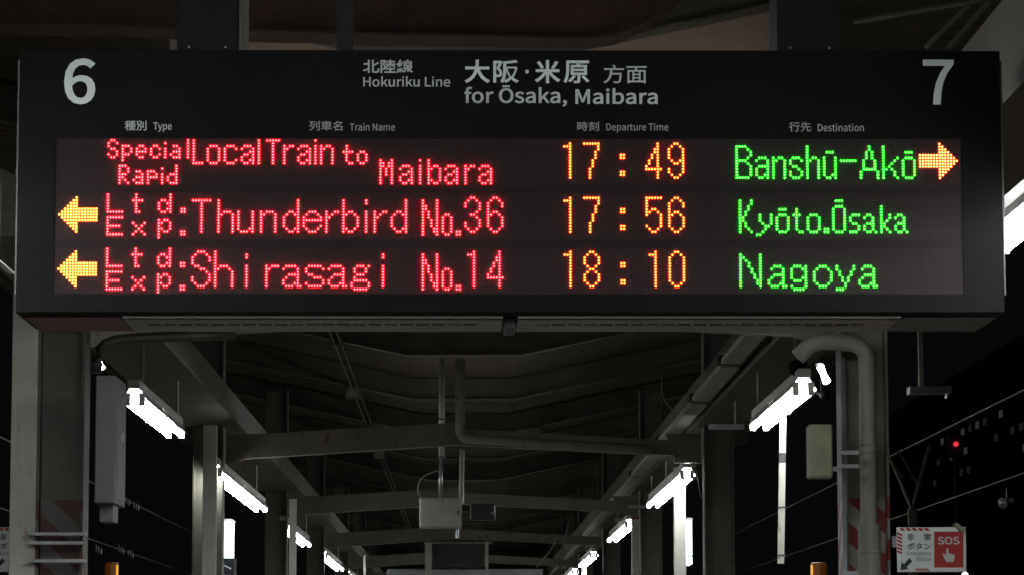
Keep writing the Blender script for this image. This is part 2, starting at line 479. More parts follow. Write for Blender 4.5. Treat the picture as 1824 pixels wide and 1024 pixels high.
# ================================================================== DEPARTURE BOARD
YB = 8.76
PT = (P(1706.6, 287, YB).x - P(108.0, 382, YB).x) / 317        # dot pitch across
PTZ = (P(907, 250.9, YB).z - P(907, 326.5, YB).z) / 15            # dot pitch down
cx = P(907.3, 330, YB).x
zrow = [P(907, v, YB).z for v in (286.3, 382.9, 479.3)]        # height of dot row 7 of each line
def DX(c): return cx + (c - 159.5) * PT
def DZ(s, r): return zrow[s] - (r - 7) * PTZ
xl, xr = P(31, 330, YB).x, P(1786, 330, YB).x
sl, sr = DX(0) - 0.6 * PT, DX(319) + 0.6 * PT
zt, zb = P(908, 89, YB).z, P(908, 558, YB).z
YR = YB + 0.41
bd = thing('departure_board', ((xl + xr) / 2, YB + 0.2, zb), 'long black hanging departure board with three lines of glowing dot lettering', 'departure board')
part('housing', MB().box((xl, YB + 0.006, zb), (xr, YR, zt)), M_BLACK, bd, bevel=0.004)
yf = YB
s_top = DZ(0, 0) + 0.012
s_bot = DZ(2, 15) - 0.012
def ring(x0, x1, z0, z1, a0, a1, c0, c1, y0, y1):
    o = [(x0, z0), (x1, z0), (x1, z1), (x0, z1)]; n_ = [(a0, c0), (a1, c0), (a1, c1), (a0, c1)]
    vs = [(x, y0, z) for x, z in o + n_] + [(x, y1, z) for x, z in o + n_]
    fs = []
    for k in range(4):
        l = (k + 1) % 4
        fs += [(k, l, 4 + l, 4 + k), (8 + l, 8 + k, 12 + k, 12 + l), (k, 8 + k, 8 + l, l), (4 + l, 12 + l, 12 + k, 4 + k)]
    return MB().add(vs, fs)
part('front_frame', ring(xl + 0.003, xr - 0.003, zb + 0.004, zt - 0.003, sl - 0.001, sr + 0.001, DZ(2, 15) - 0.006, DZ(0, 0) + 0.006, yf, YB + 0.005), M_BEZEL, bd)
for s in (0, 1):
    za, zc = DZ(s, 15) - 0.0062, DZ(s + 1, 0) + 0.0062
    part('divider_strip', MB().box((sl - 0.0009, yf + 0.0015, zc), (sr + 0.0009, YB + 0.005, za)), M_DIV, bd)
for x in (xl - 0.001, xr + 0.001):
    part('edge_trim', MB().box((x - 0.0022, YB - 0.001, zb + 0.05), (x + 0.0022, YB + 0.02, zt - 0.03)), mat('edge_trim_alu', (0.035, 0.035, 0.038), 0.4, 0.2), bd)

# --- dot glyphs: top row, then one string per dot row
GL = {}
def G(k, top, *rows):
    GL[k] = (top, rows)
def rep(s, n): return [s] * n
G('S4', 0, '.XX.', 'X..X', 'X...', '.XX.', '...X', 'X..X', '.XX.')
G('p4', 2, 'XXX.', 'X..X', 'X..X', 'XXX.', 'X...', 'X...')
G('e4', 2, '.XX.', 'X..X', 'XXXX', 'X...', '.XX.')
G('c4', 2, '.XX.', 'X..X', 'X...', 'X..X', '.XX.')
G('i4', 1, 'X', '.', 'X', 'X', 'X', 'X')
G('a4', 2, '.XX.', '...X', '.XXX', 'X..X', '.XXX')
G('l4', 0, *rep('X', 7))
G('R4', 9, 'XXX.', 'X..X', 'X..X', 'XXX.', 'XX..', 'X.X.', 'X..X')
G('a4b', 11, '.XX.', '...X', '.XXX', 'X..X', '.XXX')
G('p4b', 11, 'XXX.', 'X..X', 'XXXX', 'X...', 'X...')
G('i4b', 10, 'X', '.', 'X', 'X', 'X', 'X')
G('d4b', 9, '...X', '...X', '...X', '.XXX', 'X..X', 'X..X', '.XXX')
G('L5', 0, *rep('X', 8), 'XXXX')
G('o5', 2, '.XXX.', *rep('X...X', 5), '.XXX.')
G('c5', 2, '.XXX.', 'X...X', 'X', 'X', 'X', 'X...X', '.XXX.')
A5 = ['.XXX.', 'X...X', '...XX', '.XX.X', 'X...X', 'X..XX', '.XX.X']
G('a5', 2, *A5)
G('l5', 0, *rep('X', 9))
G('T5', 0, 'XXXXX', *rep('..X', 8))
G('r5', 2, 'X.XX', 'XX', *rep('X', 5))
G('i5', 0, 'X', '.', *rep('X', 7))
G('n5', 2, 'X.XX.', 'XX..X', *rep('X...X', 5))
G('t4', 2, '.X', '.X', 'XXXX', '.X', '.X', '.X', '..XX')
G('o4', 4, '.XX.', 'X..X', 'X..X', 'X..X', '.XX.')
G('M5', 7, 'X...X', 'XX.XX', 'XX.XX', 'X.X.X', 'X.X.X', 'X.X.X', 'X...X', 'X...X', 'X...X')
G('a5b', 9, *A5)
G('i5b', 7, 'X', '.', *rep('X', 7))
G('b5b', 7, 'X', 'X', 'X.XX.', 'XX..X', 'X...X', 'X...X', 'X...X', 'XX..X', 'X.XX.')
G('r5b', 9, 'X.XX', 'XX', *rep('X', 5))
G('1', 1, '..X', 'XXX', *rep('..X', 11))
G('7', 1, 'XXXXXX', '.....X', '.....X', *rep('....X', 3), *rep('...X', 3), *rep('..X', 4))
G(':', 5, 'XX', 'XX', '', '', '', '', 'XX', 'XX')
G('4', 1, '....X', '....X', '...XX', '...XX', '..X.X', '..X.X', '.X..X', '.X..X', 'X...X', 'XXXXXX', '....X', '....X', '....X')
NINE = ['..XX..', '.X..X.', 'X....X', 'X....X', 'X....X', 'X....X', '.X..XX', '..XX.X', '.....X', 'X....X', 'X....X', '.X..X.', '..XX..']
G('9', 1, *NINE)
G('6', 1, *[r[::-1] for r in reversed(NINE)])
G('5', 1, 'XXXXXX', 'X', 'X', 'X', 'X.XX..', 'XX..X.', 'X....X', '.....X', '.....X', '.....X', 'X....X', '.X..X.', '..XX..')
G('8', 1, '..XX..', '.X..X.', *rep('X....X', 3), '.X..X.', '..XX..', '.X..X.', *rep('X....X', 3), '.X..X.', '..XX..')
G('0', 1, '..XX..', '.X..X.', *rep('X....X', 9), '.X..X.', '..XX..')
G('3', 1, '..XX..', '.X..X.', 'X....X', 'X....X', '.....X', '....X.', '..XX..', '....X.', '.....X', 'X....X', 'X....X', '.X..X.', '..XX..')
G('B', 2, 'XXXX..', 'X...X.', 'X....X', 'X....X', 'X...X.', 'XXXX..', 'X...X.', *rep('X....X', 4), 'XXXXX.')
G('ga', 6, '.XXX.', 'X...X', '....X', '.XXXX', 'X...X', 'X...X', 'X..XX', '.XX.X')
G('gn', 6, 'X.XX.', 'XX..X', *rep('X...X', 6))
G('gs', 6, '.XXX.', 'X...X', 'X....', '.XX..', '...X.', 'X...X', 'X...X', '.XXX.')
G('gh', 2, *rep('X', 4), 'X.XX.', 'XX..X', *rep('X...X', 6))
G('gu', 4, '.XXX.', '', *rep('X...X', 6), 'X..XX', '.XX.X')
G('-', 7, 'XXXXXX')
G('A', 2, '...X', '...X', *rep('..X.X', 3), *rep('.X...X', 3), '.XXXXX', *rep('X.....X', 3))
G('gk', 2, *rep('X', 4), 'X....X', 'X...X', 'X..X', 'X.X', 'XX.X', 'X...X', 'X...X', 'X....X')
G('go', 4, '.XXX.', '', '.XXX.', *rep('X...X', 6), '.XXX.')
AR = []
for r in range(1, 14):
    k = 7 - abs(r - 7)                  # 1..7
    AR.append(('X' * (7 + k)) if 5 <= r <= 9 else '.......' + 'X' * k)
G('>', 1, *AR)
G('<', 1, *[a.ljust(14, '.')[::-1] for a in AR])
G('L6', 0, *rep('X', 6), 'XXXXXX')
G('t5', 0, '.X', '.X', 'XXXX', '.X', '.X', '.X', '.XX')
G('d5', 0, '....X', '....X', '.XX.X', 'X..XX', 'X...X', 'X..XX', '.XX.X')
G('dot5', 5, 'XX', 'XX')
G('E6', 8, 'XXXXXX', 'X', 'X', 'XXXXX', 'X', 'X', 'XXXXXX')
G('x5', 10, 'X...X', '.X.X.', '..X..', '.X.X.', 'X...X')
G('p5', 9, 'X.XX.', 'XX..X', 'X...X', 'XX..X', 'X.XX.', 'X', 'X')
G('dot13', 13, 'XX', 'XX')
G('T7', 2, 'XXXXXXX', *rep('...X', 11))
G('h6', 2, *rep('X', 4), 'X.XXX.', 'XX...X', *rep('X....X', 6))
G('u6', 6, *rep('X....X', 6), 'X...XX', '.XXX.X')
G('n6', 6, 'X.XXX.', 'XX...X', *rep('X....X', 6))
G('d6', 2, *rep('.....X', 4), '..XX.X', '.X..XX', *rep('X....X', 4), '.X..XX', '..XX.X')
G('e7', 6, '..XXX..', '.X...X.', 'X.....X', 'XXXXXXX', 'X......', 'X.....X', '.X...X.', '..XXX..')
G('r6', 6, 'X..XX', 'X.X', 'XX', *rep('X', 5))
G('b6', 2, *rep('X', 4), 'X.XX..', 'XX..X.', *rep('X....X', 4), 'XX..X.', 'X.XX..')
G('i6', 2, 'X', 'X', '', '', *rep('X', 8))
G('N6', 2, 'X....X', 'X....X', 'XX...X', 'XX...X', *rep('X.X..X', 3), *rep('X..X.X', 3), 'X...XX', 'X...XX', 'X....X')
G('no', 7, '.XX.', *rep('X..X', 6), '.XX.')
G('K', 2, 'X...X', 'X...X', 'X..X', 'X..X', 'X.X', 'X.X', 'XX', 'XX', 'X.X', 'X.X', 'X..X', 'X...X')
G('ky', 7, '.X...X', '.X...X', '.X...X', '..X..X', '...XX', '...X', '..X', 'XX')
G('ko', 5, '.XXX.', '', '.XXX.', *rep('X...X', 5), '.XXX.')
G('kt', 5, '.X', '.X', 'XXX', *rep('.X', 5), '..XX')
G('k0', 7, '.XXX.', *rep('X...X', 5), '.XXX.')
G('dot12', 12, 'XX', 'XX')
G('kO', 2, '.XXX.', '', '.XXX.', *rep('X...X', 8), '.XXX.')
G('ks', 7, '.XXX', 'X', 'X', '.XX', '...X', '...X', 'XXX')
G('ka', 7, '.XX.', 'X..X', '...X', '.XXX', 'X..X', 'X..X', '.XX.X')
G('kk', 4, 'X', 'X', 'X', 'X..X', 'X..X', 'X.X', 'XX', 'XX', 'X.X', 'X..X')
G('S7', 1, '..XXX..', '.X...X.', 'X.....X', 'X.....X', 'X', '.XX', '...XX', '.....X', '......X', 'X.....X', 'X.....X', '.X...X.', '..XXX..')
G('h7', 1, *rep('X', 5), 'X.XXX..', 'XX...X.', *rep('X.....X', 6))
G('r7', 6, 'X.XXX', 'XX', *rep('X', 6))
G('a7', 6, '.XXXX.', 'X....X', '.....X', '..XXXX', '.X...X', 'X....X', 'X...XX', '.XXX.XX')
G('s7', 6, '.XXXXX.', 'X.....X', 'X', '.XX', '...XXX.', '......X', 'X.....X', '.XXXXX.')
G('g7', 6, '..XXX.X', '.X...X.', '.X...X.', '..XXX', '.X', '.XXXXX.', 'X.....X', 'X.....X', '.XXXXX.')
G('N8', 2, 'X......X', 'XX.....X', 'X.X....X', *rep('X..X...X', 2), *rep('X...X..X', 2), *rep('X....X.X', 2), *rep('X.....XX', 2), 'X......X')
G('na', 6, '..XXX.', '.X...X', '.....X', '..XXXX', '.X...X', 'X....X', 'X...XX', '.XXX.XX')
G('ng', 6, '.XXX.X', 'X...XX', 'X....X', 'X....X', 'X...XX', '.XXX.X', '.....X', 'X....X', '.XXXX.')
G('noo', 6, '..XXX..', '.X...X.', *rep('X.....X', 4), '.X...X.', '..XXX..')
G('ny', 6, 'X.....X', 'X.....X', '.X...X.', '.X...X.', '..X.X..', '..X.X..', '...X', '...X', 'XXX')

NO36 = [('N6', 129), ('no', 136), ('dot13', 141)]
LTD = [('L6', 18), ('t5', 27), ('d5', 36), ('dot5', 44), ('E6', 18), ('x5', 27), ('p5', 36), ('dot13', 44)]
LINES = [  # screen, colour, label, glyphs
 (0, 'red', 'glowing red dots spelling Special Rapid', [('S4', 18), ('p4', 23), ('e4', 28), ('c4', 33), ('i4', 38), ('a4', 40), ('l4', 46), ('R4', 22), ('a4b', 27), ('p4b', 32), ('i4b', 37), ('d4b', 39)]),
 (0, 'red', 'glowing red dots spelling Local Train to Maibara', [('L5', 48), ('o5', 53), ('c5', 59), ('a5', 65), ('l5', 71), ('T5', 74), ('r5', 80), ('a5', 85), ('i5', 91), ('n5', 93), ('t4', 101), ('o4', 106),
    ('M5', 114), ('a5b', 121), ('i5b', 128), ('b5b', 131), ('a5b', 137), ('r5b', 144), ('a5b', 149)]),
 (0, 'orange', 'orange dots showing 17:49', [('1', 179), ('7', 186), (':', 199), ('4', 208), ('9', 216)]),
 (0, 'green', 'green dots spelling Banshu-Ako', [('B', 240), ('ga', 247), ('gn', 253), ('gs', 259), ('gh', 265), ('gu', 271), ('-', 277), ('A', 284), ('gk', 292), ('go', 299)]),
 (0, 'amber', 'amber arrow pointing right', [('>', 305)]),
 (1, 'yellow', 'yellow arrow pointing left', [('<', 1)]),
 (1, 'red', 'glowing red dots reading Ltd. Exp.', LTD),
 (1, 'red', 'glowing red dots spelling Thunderbird', [('T7', 48), ('h6', 57), ('u6', 64), ('n6', 72), ('d6', 80), ('e7', 87), ('r6', 95), ('b6', 101), ('i6', 109), ('r6', 112), ('d6', 118)]),
 (1, 'red', 'glowing red dots reading No.36', NO36 + [('3', 144), ('6', 152)]),
 (1, 'orange', 'orange dots showing 17:56', [('1', 179), ('7', 186), (':', 199), ('5', 208), ('6', 216)]),
 (1, 'green', 'green dots spelling Kyoto.Osaka', [('K', 241), ('ky', 247), ('ko', 254), ('kt', 260), ('k0', 265), ('dot12', 271), ('kO', 274), ('ks', 280), ('ka', 285), ('kk', 291), ('ka', 296)]),
 (2, 'yellow', 'yellow arrow pointing left', [('<', 1)]),
 (2, 'red', 'glowing red dots reading Ltd. Exp.', LTD),
 (2, 'red', 'glowing red dots spelling Shirasagi', [('S7', 48), ('h7', 56), ('i6', 67), ('r7', 74), ('a7', 80), ('s7', 88), ('a7', 96), ('g7', 104), ('i6', 115)]),
 (2, 'red', 'glowing red dots reading No.14', NO36 + [('1', 145), ('4', 152)]),
 (2, 'orange', 'orange dots showing 18:10', [('1', 179), ('8', 186), (':', 199), ('1', 209), ('0', 216)]),
 (2, 'green', 'green dots spelling Nagoya', [('N8', 241), ('na', 251), ('ng', 259), ('noo', 267), ('ny', 275), ('na', 283)]),
]
LED_COL = {  # lens, painted halo
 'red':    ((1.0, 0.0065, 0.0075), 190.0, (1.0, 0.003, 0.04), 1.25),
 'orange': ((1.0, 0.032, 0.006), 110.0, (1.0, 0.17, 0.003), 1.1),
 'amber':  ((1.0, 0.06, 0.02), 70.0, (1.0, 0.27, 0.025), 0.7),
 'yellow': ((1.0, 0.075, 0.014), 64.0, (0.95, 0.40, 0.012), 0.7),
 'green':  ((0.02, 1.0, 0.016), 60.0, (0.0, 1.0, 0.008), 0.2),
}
YS = YB + 0.003                      # face of the LED backing
def dome(mb, x, z, r, y0, h, n=8):
    vs = [(x + math.cos(2 * math.pi * k / n) * r, y0, z + math.sin(2 * math.pi * k / n) * r) for k in range(n)]
    vs += [(x + math.cos(2 * math.pi * k / n) * r * 0.72, y0 - h * 0.72, z + math.sin(2 * math.pi * k / n) * r * 0.72) for k in range(n)]
    vs.append((x, y0 - h, z))
    fs = [(k, (k + 1) % n, n + (k + 1) % n, n + k) for k in range(n)] + [(n + k, n + (k + 1) % n, 2 * n) for k in range(n)]
    mb.add(vs, fs)
screens = []
used = set()
for s in range(3):
    scr = part('led_screen', MB().box((sl, YS, DZ(s, 15) - 0.0058), (sr, YB + 0.005, DZ(s, 0) + 0.0058)), M_SCREEN, bd)
    screens.append(scr)
for s, colr, label, gl in LINES:
    c_l, e_l, c_s, e_s = LED_COL[colr]
    mb, ms = MB(), MB()
    for key, c0 in gl:
        top, rows = GL[key]
        for i, row in enumerate(rows):
            for j, ch in enumerate(row):
                if ch == 'X' and (s, c0 + j, top + i) not in used:
                    used.add((s, c0 + j, top + i))
                    x, z = DX(c0 + j), DZ(s, top + i)
                    dome(mb, x, z, 0.0017, YS - 0.0008, 0.0034)
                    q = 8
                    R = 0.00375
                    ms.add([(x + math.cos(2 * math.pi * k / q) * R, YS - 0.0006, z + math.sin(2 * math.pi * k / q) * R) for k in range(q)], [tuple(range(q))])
    o = mb.build('led_lettering' if 'arrow' not in label else 'led_arrow', emit('led_' + colr, c_l, e_l), screens[s], smooth=True)
    tag(o, label, kind='stuff')
    o2 = ms.build('led_halo', emit('led_halo_' + colr, c_s, e_s, 'NONE'), screens[s])  # flat emitting discs paint the glow round each lit dot
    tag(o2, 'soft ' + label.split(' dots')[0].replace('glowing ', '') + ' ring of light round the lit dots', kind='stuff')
for s in range(3):
    mb = MB()
    for c in range(320):
        for r in range(16):
            if (s, c, r) in used: continue
            x, z = DX(c), DZ(s, r)
            R = 0.0025
            mb.add([(x - R, YS - 0.0005, z), (x, YS - 0.0005, z - R), (x + R, YS - 0.0005, z), (x, YS - 0.0005, z + R), (x, YS - 0.0018, z)],
                   [(0, 1, 4), (1, 2, 4), (2, 3, 4), (3, 0, 4)])
    o = mb.build('unlit_led_dots', M_OFF, screens[s]); tag(o, kind='stuff')

# printed lettering
YT = YB - 0.0008
def print_part(name, items, m, bold=0.006, label=None):
    mb = MB()
    for it in items:
        text(mb, *it[:5], YT, it[5] if len(it) > 5 else bold)
    o = mb.build(name, m, bd)
    if label: o['label'] = label
    return o
print_part('printed_number', [('6', 113.5, 170.6, 104.6, 186.6, 0.013)], M_PRINT2, label='large grey number 6')
print_part('printed_number', [('7', 1645, 1698.7, 107, 186.8, 0.009)], M_PRINT2, label='large grey number 7')
print_part('printed_text', [('北陸線', 646.4, 735.7, 106.7, 131, 0.012)], M_PRINT, label='grey kanji 北陸線')
print_part('printed_text', [('Hokuriku Line', 646.9, 802, 136.7, 154.9, 0.008)], M_PRINT, label='grey words Hokuriku Line')
print_part('printed_text', [('大', 827, 873, 107, 148.6, 0.016), ('阪', 878.6, 924.5, 107.5, 148.6, 0.014), ('米', 952.6, 998.3, 107.5, 149, 0.016),
    ('原', 1003.9, 1049.6, 108.5, 149, 0.012), ('.', 935.5, 942, 125, 131.6, 0.0)], M_PRINT2, label='large grey kanji 大阪・米原')
print_part('printed_text', [('方面', 1075, 1152, 116, 149.2, 0.004)], M_PRINT, label='grey kanji 方面')
print_part('printed_text', [('for Ōsaka,', 827, 1009.8, 152.8, 190.8, 0.012)], M_PRINT, label='grey words for Ōsaka,')
print_part('printed_text', [('Maibara', 1025, 1171.4, 157.6, 186.2, 0.012)], M_PRINT, label='grey word Maibara')
M_PRINT3 = mat('printed_small_dim', (0.36, 0.37, 0.37), 0.6, var=0.05, scale=3)
HEAD = [('種別', 222, 261, 215.6, 233, 0.0045), ('Type', 273, 306, 218.8, 235.6, 0.006)]
HEAD += [('列車名', 550.7, 610, 216, 233.4, 0.004), ('Train Name', 623, 703.5, 220, 233.4, 0.004)]
HEAD += [('時刻', 1028.2, 1066.8, 217.4, 233.9, 0.004), ('Departure Time', 1080, 1190.4, 220.2, 236.6, 0.004)]
HEAD += [('行先', 1405.6, 1444.7, 218, 235, 0.004), ('Destination', 1456.8, 1538.6, 221, 234.6, 0.004)]

for it in HEAD:
    print_part('printed_heading', [it], M_PRINT if it[1] < 400 else M_PRINT3, label='small grey heading ' + it[0])  # left headings in lighter ink: stronger light there put into the colour

# underside: two pale vented panels and end pieces
zu = zb
def vented(x0, x1, slots=True):
    y0, y1 = YB + 0.07, YR - 0.03
    z0, z1 = zu - 0.010, zu - 0.002
    m = MB()
    ym0, ym1 = YB + 0.17, YB + 0.215
    m.box((x0, y0, z0), (x1, ym0, z1)); m.box((x0, ym1, z0), (x1, y1, z1))
    x = x0 + 0.055
    px = x0
    while x < x1 - 0.09:
        m.box((px, ym0, z0), (x, ym1, z1)); px = x + 0.035
        x += 0.0435
    m.box((px, ym0, z0), (x1, ym1, z1))
    # inset ledge running the whole length
    m.box((x0, YB + 0.035, z0 + 0.002), (x1, YB + 0.05, z1))
    return m
ga, gb = P(895, 575, YB + 0.1).x, P(922, 575, YB + 0.1).x
ea, eb = P(222, 575, YB + 0.1).x, P(1600, 575, YB + 0.1).x
part('vent_panel', vented(ea, ga), M_PANELW, bd)
part('vent_panel', vented(gb, eb), M_PANELW, bd)
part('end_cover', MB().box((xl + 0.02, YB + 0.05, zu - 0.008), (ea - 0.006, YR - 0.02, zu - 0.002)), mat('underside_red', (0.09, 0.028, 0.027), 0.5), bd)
part('end_cover', MB().box((eb + 0.006, YB + 0.05, zu - 0.008), (xr - 0.02, YR - 0.02, zu - 0.002)), mat('underside_dull', (0.05, 0.048, 0.045), 0.5), bd)
part('joint_clip', MB().box((ga + 0.006, YB + 0.09, zu - 0.03), (gb - 0.006, YB + 0.3, zu - 0.003)), M_DARK, bd, bevel=0.002)
# hangers
for (u0, u1, dep) in ((315, 424, 0.36), (1384, 1500, 0.22)):
    a, b = P(u0, 60, 8.80), P(u1, 60, 8.80)
    h = part('hanger', MB().box((a.x, 8.80, zt - 0.002), (b.x, 8.80 + dep, roofz(a.x) + 0.19)), M_BLUEG, bd, bevel=0.003)
    for q in (0.2, 0.8):
        x = a.x + (b.x - a.x) * q
        part('bolt', MB().tube([(x, 8.80, zt + 0.013), (x, 8.794, zt + 0.013)], 0.003, 8), M_GALV, h)
a = P(425, 60, 8.80)
part('hanger_edge', MB().box((a.x + 0.0005, 8.806, zt), (a.x + 0.004, 9.16, roofz(0.7) + 0.15)), M_RAFT, bd)
for u in (159, 686):
    a = P(u, 82, 8.9)
    part('eye_bolt', MB().tube([(a.x, 8.9, zt - 0.002), (a.x, 8.9, zt + 0.024)], 0.004, 6), M_GALV, bd)

# ================================================================== THINGS BEHIND THE TOP OF THE BOARD
a, b = P(600, 0, 10.4), P(630, 0, 10.4)
t = thing('roof_strut', (a.x, 10.4, a.z), 'short dark strut above the board, between the two hangers', 'strut')
part('strut_bar', MB().box((a.x, 10.4, P(600, 110, 10.4).z), (b.x, 10.46, 4.0)), M_DARK, t)
# haunched rusty beam
pts_px = [(-300, 42), (200, 50), (440, 60), (800, 67), (1040, 73), (1095, 66), (1150, 42), (1190, 12), (1225, -20), (1225, -160), (-300, -160)]
pp = [P(u, v, 11.0) for u, v in pts_px]
t = thing('rusty_roof_beam', (pp[3].x, 11.0, pp[3].z), 'dark rusty beam with an upswept end just above the board', 'beam')
part('beam_web', MB().prism_y([(p.x, p.z) for p in pp], 11.0, 11.05), M_RUST, t)
part('beam_flange', MB().prism_y([(p.x, p.z) for p in pp[:9]] + [(p.x, p.z - 0.008) for p in reversed(pp[:9])], 10.94, 11.12), M_RUST, t)
# pinkish soffit panel beyond
a, b = P(300, 84, 12.3), P(1420, -60, 12.3)
t = thing('soffit_panel', (0, 12.3, a.z), 'brownish painted soffit panel seen above the top edge of the board', 'panel')
part('panel', MB().box((a.x, 12.35, a.z - 0.02), (b.x, 12.40, b.z)), mat('brown_soffit', (0.34, 0.25, 0.205), 0.6, var=0.25, scale=1.5), t)
t = thing('roof_brace', (1.5, 12.6, 3.9), 'pale diagonal braces at the top right above the board', 'brace')
for (u0, v0, u1, v1) in ((1520, 40, 1750, 0), (1650, 85, 1725, 10), (1690, 85, 1760, 5)):
    p0, p1 = P(u0, v0, 12.6), P(u1, v1, 12.6)
    part('brace_bar', MB().tube([p0, p1], 0.012, 6), M_BEAM, t)

# ================================================================== CABLE TRAY, ARMS, PIPES
M_TRAY = mat('tray_paint', (0.3, 0.28, 0.22), 0.5, var=0.25)
t = thing('cable_tray', (1.45, 12, EYE + 1.65), 'long cable tray running away under the roof on the right', 'cable tray')
y = 12.0
segs = [(12.0, 17.7), (17.95, 20.2), (20.45, 24.0), (24.25, 28.2), (28.45, 34), (34.3, 41), (41.3, 60)]
for a_, b_ in segs:
    sk = (a_ + b_ - 32) * 0.0018
    part('tray_section', MB().box((1.41 + sk, a_, EYE + 1.65), (1.515 + sk, b_, EYE + 1.68)), M_TRAY, t)
    part('tray_rim', MB().box((1.515 + sk, a_, EYE + 1.645), (1.525 + sk, b_ + 0.2, EYE + 1.72)), M_BLACK, t)
    part('clamp', MB().box((1.40 + sk, b_ + 0.001, EYE + 1.66), (1.514 + sk, b_ + 0.2, EYE + 1.70)), M_BLACK, t)
for i, Y in enumerate((19.8, 23.1, 29.7, 32.3)):
    t = thing('lamp_bracket', (1.52, Y, EYE + 1.45), ['pale flat bracket arm beside the nearest right lamp', 'pale flat bracket arm with a dangling cable above a white post',
               'pale flat bracket arm above the post with the red band', 'farthest small bracket arm left of the banded post'][i], 'bracket', 'flat arms holding the right lamps')
    part('arm', MB().box((1.50, Y, EYE + 1.45), (1.71, Y + 0.09, EYE + 1.478)), M_GALV, t)
    part('drop_rod', MB().tube([(1.66, Y + 0.04, EYE + 1.47), (1.66, Y + 0.04, EYE + 1.62)], 0.006, 6), M_GALV, t)

cable([P(1178, 665, 20), P(1180, 700, 20), P(1192, 724, 20), P(1213, 738, 20)], 0.003, 'thin pale cable looping onto the cable tray')
cable([P(1235, 820, 23), P(1243, 850, 23), P(1247, 878, 23), P(1254, 891, 23)], 0.004, 'thin cable dangling from the bracket arm on the right')
cable([P(955, 1010, 30), P(972, 990, 30), P(985, 972, 30), P(991, 955, 30)], 0.005, 'slanting cable above the far kiosk roof')
cable([P(1006, 975, 30), P(1005, 958, 30), P(1010, 945, 30), P(1013, 930, 30)], 0.004, 'short curved cable right of the slanting one')
cable([P(595, 998, 36), P(605, 1003, 36), P(617, 1009, 36)], 0.008, 'short pale pipe beside the farthest left lamp')
cable([P(1272, 765, 19.9), P(1280, 752, 19.9), P(1290, 745, 19.9)], 0.003, 'stub of wire rising from the nearest bracket arm')
cable([P(1062, 965, 30), P(1064, 880, 30), P(1062, 820, 30)], 0.002, 'faint vertical wire in the dark centre right')

# pipe with control box on the centre line
t = thing('hanging_box', (P(785, 912, 23.8).x, 23.8, P(785, 912, 23.8).z), 'pale control box hanging from the roof on a thin pipe', 'control box')
a, b = P(747, 886, 23.7), P(822, 939, 23.7)
part('box_body', MB().box((a.x, 23.7, b.z), (b.x, 23.95, a.z)), M_PIPE, t, bevel=0.006)
part('conduit_stub', MB().tube([(b.x - 0.03, 23.8, b.z - 0.07), (b.x - 0.03, 23.8, b.z)], 0.012, 8), M_GALV, t)
part('latch', MB().box((b.x - 0.03, 23.682, (a.z + b.z) / 2 - 0.015), (b.x - 0.018, 23.689, (a.z + b.z) / 2 + 0.015)), M_DARK, t)
part('box_lid', MB().box((a.x + 0.012, 23.69, b.z + 0.012), (b.x - 0.012, 23.705, a.z - 0.012)), M_PIPE, t, bevel=0.003)
c1, c2, c3 = P(787, 638, 23.82), P(786.5, 815, 23.82), P(784, 888, 23.82)
part('drop_pipe', MB().tube([c1, c2], 0.022, 12), M_PIPE, t, smooth=True)
part('drop_pipe', MB().tube([c2, c3], 0.014, 12), M_GALV, t, smooth=True)
for v in (748, 815):
    c = P(787, v, 23.82)
    part('pipe_collar', MB().tube([c, c + Vector((0, 0, 0.012))], 0.026, 12), M_DARK, t)
# black camera or speaker beside the box
a, b = P(838, 896, 23.9), P(882, 925, 23.9)
t = thing('loudspeaker', (a.x, 23.9, a.z), 'small black speaker hanging right of the pale control box', 'speaker', 'black speakers under the roof')
part('cabinet', MB().box((a.x, 23.9, b.z), (b.x, 24.05, a.z)), M_DARK, t, bevel=0.01)
c = P(823, 800, 23.95)
part('stem', MB().tube([P(822, 896, 23.95), c], 0.018, 8), M_BEAM, t)
cable([P(752, 887, 23.69), P(744, 872, 23.69), P(752, 850, 23.69), P(778, 838, 23.72)], 0.004, 'thin cable looping from the control box up to its pipe')
part('foot_clip', MB().box((b.x - 0.03, 23.89, b.z + 0.04), (b.x - 0.01, 23.9, b.z + 0.055)), M_GALV, t)
# conduits, boxes and fixings under the roof
t = thing('roof_conduit', (-0.75, 12, EYE + 2.2), 'pair of thin conduits running away under the rafters, left of the middle', 'conduit')
for dx in (0, 0.05):
    part('conduit_run', MB().tube([(-0.95 + dx, 12, roofz(0.95) - 0.02), (-0.95 + dx, 70, roofz(0.95) - 0.02)], 0.007, 8), M_ROOF, t)
for k in range(12):
    part('conduit_clip', MB().box((-0.975, 15.8 + k * 3.95 - 0.02, roofz(0.95) - 0.034), (-0.875, 15.8 + k * 3.95 + 0.02, roofz(0.95) - 0.003)), M_RAFT, t)
for (x, Y, lab) in ((-0.95, 27.65, 'small dark conduit box under the roof, left and nearer'), (-0.92, 35.5, 'small dark conduit box under the roof, farther away'), (0.7, 31.6, 'small dark conduit box under the roof, right of the hanging pipe')):
    t = thing('conduit_box', (x, Y, roofz(x) - 0.1), lab, 'junction box', 'conduit boxes under the roof')
    part('box_body', MB().box((x - 0.06, Y - 0.06, roofz(x) - 0.1), (x + 0.06, Y + 0.06, roofz(x) - 0.002)), M_RAFT, t, bevel=0.005)
    part('box_lid', MB().box((x - 0.05, Y - 0.067, roofz(x) - 0.09), (x + 0.05, Y - 0.061, roofz(x) - 0.012)), M_BEAM, t)
